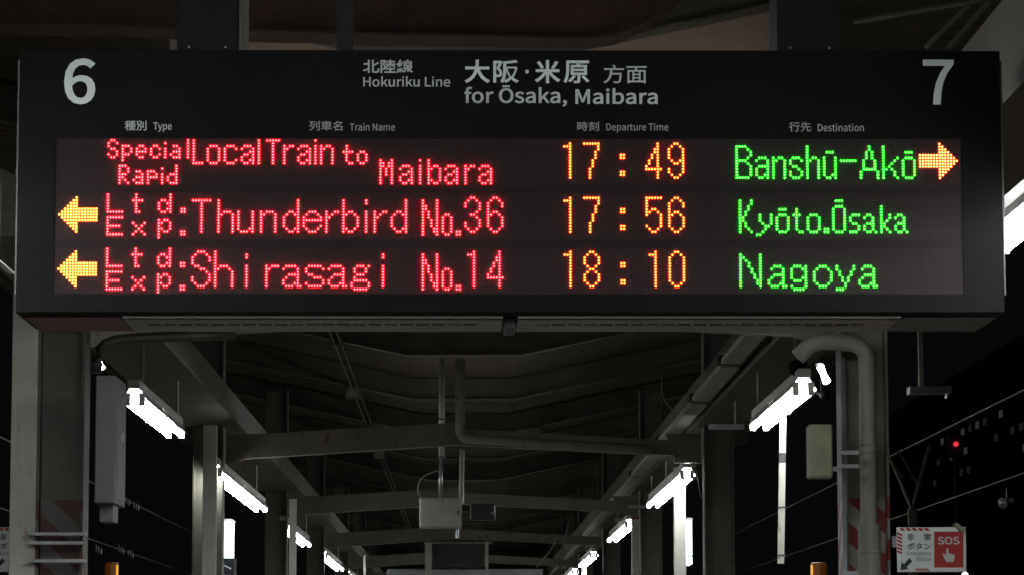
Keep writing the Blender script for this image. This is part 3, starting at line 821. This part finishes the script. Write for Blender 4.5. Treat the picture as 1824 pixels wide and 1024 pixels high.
# elbow drain pipe
t = thing('drain_pipe', P(820, 780, 21.8), 'bent drainpipe dropping from the gutter and running right under the roof', 'pipe')
pts = [P(820, 640, 21.8), P(819, 745, 21.8)] + [P(819 + 16 * (1 - math.cos(q)), 765 + 16 * math.sin(q), 21.8) for q in (0.2, 0.6, 1.0, 1.4)] + [P(860, 783, 21.8), P(1160, 801, 21.8)]
part('pipe_run', MB().tube(pts, 0.032, 12), M_PIPE, t, smooth=True)

# ================================================================== LEFT COLUMN FURNITURE
a, b = P(171, 668, 13.4), P(203, 895, 13.4)
t = thing('electrical_cabinet', (a.x, 13.4, b.z), 'tall grey metal cabinet fixed beside the nearest left column', 'cabinet')
part('cabinet_body', MB().box((a.x, 13.4, b.z), (b.x, 13.83, a.z)), mat('grey_cabinet', (0.10, 0.108, 0.10), 0.5, var=0.15), t, bevel=0.004)
part('door_seam', MB().box((b.x - 0.001, 13.46, b.z + 0.02), (b.x + 0.003, 13.8, a.z - 0.02)), mat('grey_cabinet_side', (0.14, 0.155, 0.15), 0.5), t)
c = P(215, 775, 13.6)
part('latch', MB().box((b.x + 0.003, 13.62, c.z - 0.025), (b.x + 0.012, 13.635, c.z + 0.01)), M_GALV, t)
a2, b2 = P(178, 896, 13.5), P(201, 928, 13.5)
part('cable_entry', MB().box((a2.x, 13.5, b2.z), (b2.x, 13.7, a2.z - 0.001)), mat('grey_cabinet', (0.10, 0.108, 0.10), 0.5), t)

def horn(u, v, Y, rr, label, yaw=0.5, m=M_BLACK):
    c = P(u, v, Y)
    t = thing('horn_speaker', c, label, 'speaker', 'horn speakers near the lamps')
    d = Vector((math.sin(yaw), -math.cos(yaw), -0.25)).normalized()
    pr_, rs = [], []
    for k, (q, r) in enumerate(((0, 0.25), (0.3, 0.32), (0.6, 0.5), (0.85, 0.8), (1.0, 1.0), (0.97, 0.9), (0.7, 0.5))):
        pr_.append(c + d * (q - 0.5) * rr * 2.4); rs.append(r * rr)
    part('horn', MB().tube(pr_, 0, 16, rs=rs), m, t, smooth=True)
    part('driver', MB().tube([c - d * rr * 1.7, c - d * rr * 1.15], rr * 0.45, 12), m, t, smooth=True)
    part('yoke', MB().tube([c, c + Vector((0, 0, rr * 2.4))], rr * 0.1, 6), M_GALV, t)
t = thing('drain_elbow', P(172, 660, 13.6), 'dark drainpipe elbow bending over the grey cabinet on the left', 'pipe')
part('pipe_run', MB().tube([P(u, v, 13.62) for u, v in ((172, 664), (172, 640), (176, 624), (188, 612), (206, 605), (240, 602), (330, 598), (420, 596))], 0.022, 12), mat('dark_pipe', (0.035, 0.033, 0.028), 0.5), t, smooth=True)
part('pipe_collar', MB().tube([P(172, 652, 13.62), P(172, 646, 13.62)], 0.026, 12), mat('dark_pipe', (0.035, 0.033, 0.028), 0.5), t, smooth=True)
horn(1425, 652, 15.6, 0.042, 'black horn speaker above the nearest right lamp', -0.4)
horn(1462, 700, 16.2, 0.03, 'second black horn speaker, lower and right of the first', 0.6)
horn(1793, 893, 20.0, 0.035, 'pale grey horn speaker at the right edge over the tracks', -0.8, M_GALV)

# ================================================================== RIGHT COLUMN FURNITURE
YC = 13.75
t = thing('downpipe', (P(1547, 900, YC).x, YC, 0), 'thick cream drainpipe in front of the nearest right column', 'pipe')
cx0 = P(1545, 700, YC)
r_pipe = 0.036
zz = P(1545, 640, YC).z
pts = [(cx0.x + 0.0, YC, 0.0), (cx0.x, YC, zz)]
for q in (0.3, 0.7, 1.1, 1.5):
    pts.append((cx0.x - 0.07 * (1 - math.cos(q)), YC, zz + 0.07 * math.sin(q)))
e = P(1450, 604, YC)
pts += [(e.x + 0.04, YC, zz + 0.078), (e.x - 0.02, YC, zz + 0.06), (e.x - 0.07, YC, zz + 0.01)]
part('pipe_run', MB().tube(pts, r_pipe, 16), M_PIPE, t, smooth=True)
zc_ = P(1545, 932, YC).z
part('sleeve', MB().tube([(cx0.x, YC, 0.02), (cx0.x, YC, zc_)], 0.048, 16), M_PIPE, t, smooth=True)
z2 = P(1545, 984, YC).z
part('sleeve_ring', MB().tube([(cx0.x, YC, z2 - 0.004), (cx0.x, YC, z2 + 0.012)], 0.051, 16), M_PIPE, t, smooth=True)
z3 = P(1545, 796, YC).z
part('pipe_socket', MB().tube([(cx0.x, YC, z3 - 0.03), (cx0.x, YC, z3 + 0.012)], 0.0385, 16), M_PIPE, t, smooth=True)
a = P(1503, 700, 13.6)
t = thing('conduit', (a.x, 13.6, 0), 'slim grey conduit left of the thick cream drainpipe', 'conduit')
part('conduit_run', MB().tube([(a.x, 13.6, 0), (a.x, 13.6, P(1503, 640, 13.6).z)], 0.013, 10), M_GALV, t, smooth=True)
for v in (806, 830, 1020):
    zq = P(1503, v, 13.6).z
    part('saddle', MB().box((a.x - 0.02, 13.58, zq - 0.008), (P(1528, v, 13.6).x, 13.592, zq + 0.008)), M_GALV, t)
a, b = P(1441, 755, 13.5), P(1484, 850, 13.5)
t = thing('junction_box', (a.x, 13.5, b.z), 'beige junction box on the left side of the nearest right column', 'junction box')
part('box_body', MB().box((a.x, 13.5, b.z), (b.x, 13.62, a.z)), M_BOXB, t, bevel=0.006)
part('box_cover', MB().box((a.x + 0.006, 13.492, b.z + 0.008), (b.x - 0.006, 13.502, a.z - 0.012)), M_BOXB, t, bevel=0.002)
part('mounting_strap', MB().box((b.x, 13.56, b.z + 0.03), (P(1500, 800, 13.5).x, 13.57, b.z + 0.05)), M_GALV, t)

# hanging white strip right of centre
Yw = 16.6
p0, p1 = P(1395, 742, Yw), P(1391, 1003, Yw)
t = thing('hanging_strip', p0, 'long white strip hanging below the nearest right lamp with a dark gap', 'strip')
def qstrip(v0, v1):
    f0 = (v0 - 742) / 261; f1 = (v1 - 742) / 261
    q0 = p0.lerp(p1, f0); q1 = p0.lerp(p1, f1)
    m = MB()
    h = 0.0165
    vs = [(q0.x - h, Yw, q0.z), (q0.x + h, Yw, q0.z), (q1.x + h, Yw, q1.z), (q1.x - h, Yw, q1.z)]
    vs += [(x, yv + 0.02, z) for x, yv, z in vs]
    return m.add(vs, [(0, 3, 2, 1), (4, 5, 6, 7), (0, 1, 5, 4), (1, 2, 6, 5), (2, 3, 7, 6), (3, 0, 4, 7)])
M_STRIPW = mat('white_strip', (0.52, 0.52, 0.47), 0.5, var=0.12, scale=9, rust=1.0)
part('strip', qstrip(742, 806), M_STRIPW, t)
part('joiner', qstrip(806, 824), M_DARK, t)
part('strip', qstrip(824, 1003), M_STRIPW, t)
for v in (903, 988):
    q = p0.lerp(p1, (v - 742) / 261)
    part('wire_tie', MB().tube([(q.x - 0.02, Yw - 0.004, q.z), (q.x + 0.022, Yw - 0.004, q.z + 0.004)], 0.003, 6), M_DARK, t)

# small bracket lamp right of the column
t = thing('bracket_lamp', P(1635, 600, 16), 'dim grey bracket with a tiny bulb, right of the drainpipe column', 'bracket')
a, b = P(1636, 590, 16), P(1645, 690, 16)
part('drop_post', MB().box((a.x, 16, b.z), (b.x, 16.03, a.z + 0.3)), M_ROOF, t)
a, b = P(1620, 688, 16), P(1694, 700, 16)
part('shelf', MB().box((a.x, 15.98, b.z), (b.x, 16.1, a.z)), M_DARK, t)
c = P(1686, 704, 16)
part('bulb', MB().tube([c + Vector((0, 0, .008)), c, c - Vector((0, 0, .010)), c - Vector((0, 0, .014))], 0.006, 10, rs=[.004, .007, .006, .002]), mat('glass_bulb', (0.7, 0.7, 0.65), 0.2), t, smooth=True)

# amber beacons
M_AMB = emit('amber_lens', (1.0, 0.28, 0.01), 0.025)
M_AMB.node_tree.nodes['Principled BSDF'].inputs['Base Color'].default_value = (0.12, 0.045, 0.004, 1)
M_AMB2 = emit('amber_rib', (1.0, 0.45, 0.04), 0.9)
for (u0, u1, uf, lab) in ((187, 212, 208, 'amber beacon low on the left beside the hazard taped column'), (1443, 1473, 1447, 'amber beacon low on the right below the beige box')):
    a, b = P(u0, 1001, 14.6), P(u1, 1001, 14.6)
    xc, r = (a.x + b.x) / 2, (b.x - a.x) / 2
    t = thing('amber_beacon', (xc, 14.6, a.z - 0.12), lab, 'beacon', 'amber beacons fixed beside the columns')
    zt_ = a.z
    part('lens', MB().tube([(xc, 14.6, zt_ - 0.1), (xc, 14.6, zt_ - 0.012), (xc, 14.6, zt_ - 0.003), (xc, 14.6, zt_)], r, 16, rs=[r, r, r * 0.93, r * 0.75]), M_AMB, t, smooth=False)
    xf = P(uf, 1010, 14.55).x
    part('lamp_rib', MB().box((xf - 0.004, 14.6 - r - 0.003, zt_ - 0.09), (xf + 0.003, 14.6 - r * 0.6, zt_ - 0.012)), M_AMB2, t)
    part('base', MB().tube([(xc, 14.6, zt_ - 0.16), (xc, 14.6, zt_ - 0.1)], r * 1.1, 16), M_DARK, t)
    part('pole', MB().tube([(xc, 14.6, 0), (xc, 14.6, zt_ - 0.16)], 0.012, 8), M_DARK, t)

# SOS signs
def sos(u_off, Y, flip, label):
    """flip: red SOS half on the left instead of the right"""
    def U(u): return u + u_off
    a, b = P(U(1597), 938, Y), P(U(1722), 1018, Y)
    t = thing('emergency_sign', (a.x, Y, b.z), label, 'sign', 'emergency button signs on the columns')
    part('plate', MB().box((a.x, Y, b.z), (b.x, Y + 0.012, a.z)), M_SIGNW, t, bevel=0.004)
    YF = Y - 0.0015
    def quad(m, pts, name, mt):
        q = [P(U(u), v, YF) for u, v in pts]
        m.add([(p.x, YF, p.z) for p in q], [tuple(range(len(q)))])
    rd0 = 1664 if not flip else 1603
    tx0 = 0 if not flip else 62
    m = MB(); quad(m, [(rd0, 1010), (rd0 + 52, 1010), (rd0 + 52, 946), (rd0, 946)], '', 0); part('red_field', m, M_RED, t)
    YF -= 0.001
    m = MB(); text(m, 'SOS', U(rd0 + 6), U(rd0 + 45), 955, 969, YF, 0.02)
    hx = rd0 + 24
    hand = [(hx - 9, 985), (hx - 5, 986), (hx - 3, 989), (hx - 2, 976), (hx + 1, 976), (hx + 2, 984), (hx + 12, 987), (hx + 13, 990), (hx + 10, 1000), (hx - 2, 1000), (hx - 6, 994)]
    quad(m, hand[::-1], '', 0)
    part('white_lettering', m, mat('sign_print_white', (0.62, 0.62, 0.62), 0.5, var=0.03), t)['label'] = 'white letters SOS above a pointing hand'
    m = MB()
    text(m, '非', U(1616 + tx0), U(1628 + tx0), 949.5, 962, YF, 0.012); text(m, '常', U(1646 + tx0), U(1658 + tx0), 949.5, 962, YF, 0.012)
    text(m, 'ボタン', U(1616 + tx0), U(1658 + tx0), 966, 978, YF, 0.012)
    text(m, 'Emergency', U(1616 + tx0), U(1659 + tx0), 981.5, 990, YF, 0.0); text(m, 'Button', U(1633 + tx0), U(1659 + tx0), 991.5, 998.5, YF, 0.0)
    k = tx0
    quad(m, [(1604 + k, 1015), (1606 + k, 1000), (1610 + k, 1004), (1620 + k, 993), (1625 + k, 999), (1615 + k, 1009), (1619 + k, 1012)], '', 0)
    part('black_lettering', m, M_INK, t)['label'] = 'dark lettering 非常ボタン Emergency Button with an arrow'
    m = MB()
    def clipq(u0, v0, u1, v1, horiz):
        n_ = 5 if horiz else 6
        for i in range(n_):
            if horiz:
                s0 = u0 + (u1 - u0) * i / n_; s1 = s0 + (u1 - u0) / n_ * 0.62
                quad(m, [(s0 + 4, v1), (s1 + 4, v1), (s1, v0), (s0, v0)], '', 0)
            else:
                s0 = v0 + (v1 - v0) * i / n_; s1 = s0 + (v1 - v0) / n_ * 0.6
                quad(m, [(u0, s1), (u1, s1 + 4), (u1, s0 + 4), (u0, s0)], '', 0)
    clipq(1602 + k, 939.5, 1656 + k, 944.5, True)
    clipq(1630 + k, 1011.5, 1654 + k, 1016.5, True)
    clipq(1598 + k, 947, 1607 + k, 985, False)
    part('striped_border', m, M_RED, t)['label'] = 'red diagonal stripes round the text'
    part('bracket', MB().box((P(U(1590), 960, Y).x, Y + 0.013, P(0, 975, Y).z), (P(U(1602), 960, Y).x, Y + 0.03, P(0, 955, Y).z)) if not flip else
         MB().box((b.x - 0.02, Y + 0.013, P(0, 975, Y).z), (b.x + 0.03, Y + 0.03, P(0, 955, Y).z)), M_GALV, t)
    return t
sos(0, 13.8, False, 'red and white SOS emergency button sign right of the drainpipe')
sos(-1678, 14.1, True, 'emergency button sign cut off at the left edge of the view')
a = P(1703, 935, 13.8)
t = thing('sign_clamp', a, 'small pale clamp on the top edge of the SOS sign', 'clamp')
part('jaw', MB().prism_y([(P(u, v, 13.78).x, P(u, v, 13.78).z) for u, v in ((1699, 932), (1705, 931), (1718, 943), (1715, 948), (1709, 945))], 13.76, 13.83), M_BOXB, t)

# lit box signs seen nearly edge-on
for (u0, u1, v0, v1, Y, lab) in ((393, 410, 928, 991, 24.5, 'bright lit box sign left, just past the second column'), (1223, 1233, 926, 1004, 25.5, 'bright lit box sign right, beside the tall white post')):
    a, b = P(u0, v0, Y), P(u1, v1, Y)
    t = thing('lit_sign', (a.x, Y, b.z), lab, 'lit sign', 'lit box signs along the platform')
    part('lit_panel', MB().box((a.x, Y, b.z), (b.x, Y + 0.4, a.z)), emit('lit_sign_face', (0.86, 1.0, 1.0), 3.0), t)
    part('frame', MB().box((a.x - 0.008, Y + 0.01, a.z), (b.x + 0.008, Y + 0.39, a.z + 0.02)), M_GALV, t)
    m = MB()
    if u0 < 900:
        m.prism_y([(P(u, v, Y).x, P(u, v, Y).z) for u, v in ((390, 936), (396, 944), (397, 948), (391, 954))], Y - 0.006, Y - 0.003)
        m.prism_y([(P(u, v, Y).x, P(u, v, Y).z) for u, v in ((390, 962), (396, 968), (397, 978), (392, 984), (390, 984))], Y - 0.006, Y - 0.003)
    else:
        m.prism_y([(P(u, v, Y).x, P(u, v, Y).z) for u, v in ((1223, 987), (1228, 990), (1233, 988), (1233, 990), (1228, 992), (1223, 990))], Y - 0.006, Y - 0.003)
    part('dark_symbol', m, M_INK, t)
    # backing cabinet under it
    if u0 < 900:
        a2, b2 = P(391, 993, Y), P(416, 1024, Y)
        part('notice_panel', MB().box((a2.x, Y + 0.02, b2.z - 0.2), (b2.x, Y + 0.3, a2.z)), M_BLUEG, t)
        m = MB()
        for i in range(5):
            m.box((a2.x + 0.01 + i * 0.016, Y + 0.014, a2.z - 0.05 - i * 0.008), (a2.x + 0.02 + i * 0.016, Y + 0.018, a2.z - 0.04 - i * 0.008))
        part('pale_marks', m, M_SIGNW, t)

# ================================================================== KIOSK AND DISPLAY FAR OFF
Yk = 38.5
a, b = P(690, 1012, Yk), P(968, 1012, Yk)
t = thing('platform_kiosk', ((a.x + b.x) / 2, Yk + 2, 0), 'grey flat roofed kiosk low in the middle distance', 'kiosk')
part('roof', MB().box((a.x, Yk, a.z - 0.12), (b.x, Yk + 4, a.z)), M_GALV, t, bevel=0.01)
part('wall', MB().box((a.x + 0.1, Yk + 0.1, 0), (b.x - 0.1, Yk + 3.9, a.z - 0.12)), M_CREAM, t)
part('window', MB().box((a.x + 0.4, Yk + 0.085, 1.0), (b.x - 0.9, Yk + 0.1, 2.0)), M_BLUEG, t)
part('door', MB().box((b.x - 0.75, Yk + 0.08, 0), (b.x - 0.25, Yk + 0.1, 2.0)), M_GALV, t)
a, b = P(771, 968, 38.0), P(862, 1009, 38.0)
t = thing('far_display', (a.x, 38, b.z), 'small unlit black display above the kiosk, between two posts', 'display')
part('screen', MB().box((a.x, 38.0, b.z), (b.x, 38.15, a.z)), mat('deep_black', (0.006, 0.006, 0.007), 0.3), t)
part('top_rail', MB().box((a.x - 0.1, 38.02, a.z), (b.x + 0.1, 38.12, a.z + 0.025)), M_PIPE, t)

# ================================================================== OVERHEAD WIRES, MAST, SIGNAL, BUILDING
for (sx, X, Z, nm) in ((1, 5.07, 2.50, 'upper overhead wire over the right track'), (1, 5.35, 1.85, 'lower overhead wire over the right track'),
                       (-1, 5.02, 2.50, 'upper overhead wire over the left track'), (-1, 5.35, 1.85, 'lower overhead wire over the left track')):
    o = MB().tube([(sx * X, 12, EYE + Z), (sx * X, 60, EYE + Z), (sx * X, 200, EYE + Z)], 0.009, 6).build('overhead_wire', M_COPPER)
    tag(o, nm, 'wire', 'overhead wires above the tracks')
for i, (u, v, Yq) in enumerate(((226, 891, 48), (243, 901, 49), (216, 978, 50), (233, 985, 51), (176, 978, 46))):
    c = P(u, v, Yq)
    t = thing('insulator', c, ['glinting insulator, topmost on the left overhead wires', 'insulator just right of and below the topmost one', 'insulator on the lower left wire, nearer the cabinet',
                                 'rightmost insulator on the lower left wire', 'leftmost insulator at the edge of the left column'][i], 'insulator', 'insulators on the left overhead wires')
    for k in range(3):
        cc = c + Vector((k * 0.035 - 0.035, 0, -k * 0.02 + 0.02))
        part('shed', MB().tube([cc + Vector((-0.012, 0, 0)), cc, cc + Vector((0.012, 0, 0))], 0.03, 10, rs=[0.02, 0.06, 0.02]), mat('glazed_white', (0.8, 0.8, 0.76), 0.1), t, smooth=True)

t = thing('catenary_mast', (P(1625, 980, 33).x, 33, 0), 'dark lattice mast with a V top beyond the right track', 'mast')
bx = P(1626, 905, 33)
part('mast_post', MB().box((bx.x - 0.04, 33, -1.1), (bx.x + 0.04, 33.1, bx.z)), M_RAFT, t)
for (u, v) in ((1588, 815), (1658, 790)):
    q = P(u, v, 33)
    part('mast_arm', MB().tube([(bx.x, 33.05, bx.z), (q.x, 33.05, q.z)], 0.022, 8), M_RAFT, t)
for (u0, v0, u1, v1) in ((1605, 850, 1650, 830), (1600, 800, 1640, 870), (1560, 790, 1610, 850)):
    part('lattice_bar', MB().tube([P(u0, v0, 33.1), P(u1, v1, 33.1)], 0.01, 6), M_RAFT, t)
c = P(1703, 790, 70)
t = thing('signal', (c.x, 70, -1.1), 'far red railway signal light right of the mast', 'signal')
part('lamp', MB().tube([c + Vector((0, 0.05, 0)), c], 0.05, 12), emit('signal_red', (1.0, 0.03, 0.05), 1.4), t)
part('backplate', MB().box((c.x - 0.16, 70.06, c.z - 0.3), (c.x + 0.16, 70.1, c.z + 0.2)), M_DARK, t)
part('pole', MB().tube([(c.x, 70.2, -1.1), (c.x, 70.2, c.z)], 0.06, 8), M_DARK, t)
c = P(1719, 1024, 60)
t = thing('distant_lamp', (c.x, 60, -1.1), 'single bright lamp point below the SOS sign', 'lamp')
part('globe', MB().tube([c + Vector((0, 0, .06)), c + Vector((0, 0, .03)), c - Vector((0, 0, .03)), c - Vector((0, 0, .06))], .05, 10, rs=[.02, .055, .055, .02]), emit('far_globe', (0.9, 0.95, 1), 6), t)
part('pole', MB().tube([(c.x, 60, -1.1), (c.x, 60, c.z - .06)], 0.05, 8), M_DARK, t)

# building beyond the right track, its long side facing the platform
XB = 60.0
t = thing('office_building', (XB, 380, -1.1), 'unlit office block far beyond the right track with dim windows', 'building')
part('wall', MB().box((XB + 0.05, 330, -1.1), (XB + 30, 520, 36)), mat('dark_render', (0.05, 0.05, 0.055), 0.8, var=0.2, scale=0.4), t)
part('parapet', MB().box((XB - 0.2, 330, 36), (XB + 30, 520, 37)), M_DARK, t)
rnd = random.Random(5)
for fl in range(3):
    for k in range(13):
        y0 = 346 + k * 5.6 + fl * 2
        z0 = 24.6 + fl * 2.4
        if rnd.random() < 0.25: continue
        lit = rnd.random()
        mt = emit('dim_window_a', (0.8, 0.85, 0.8), 0.009) if lit < 0.6 else emit('dim_window_b', (0.9, 0.8, 0.75), 0.03) if lit < 0.85 else M_INK
        part('window', MB().box((XB, y0, z0), (XB + 0.05, y0 + 2.4, z0 + 0.8)), mt, t)
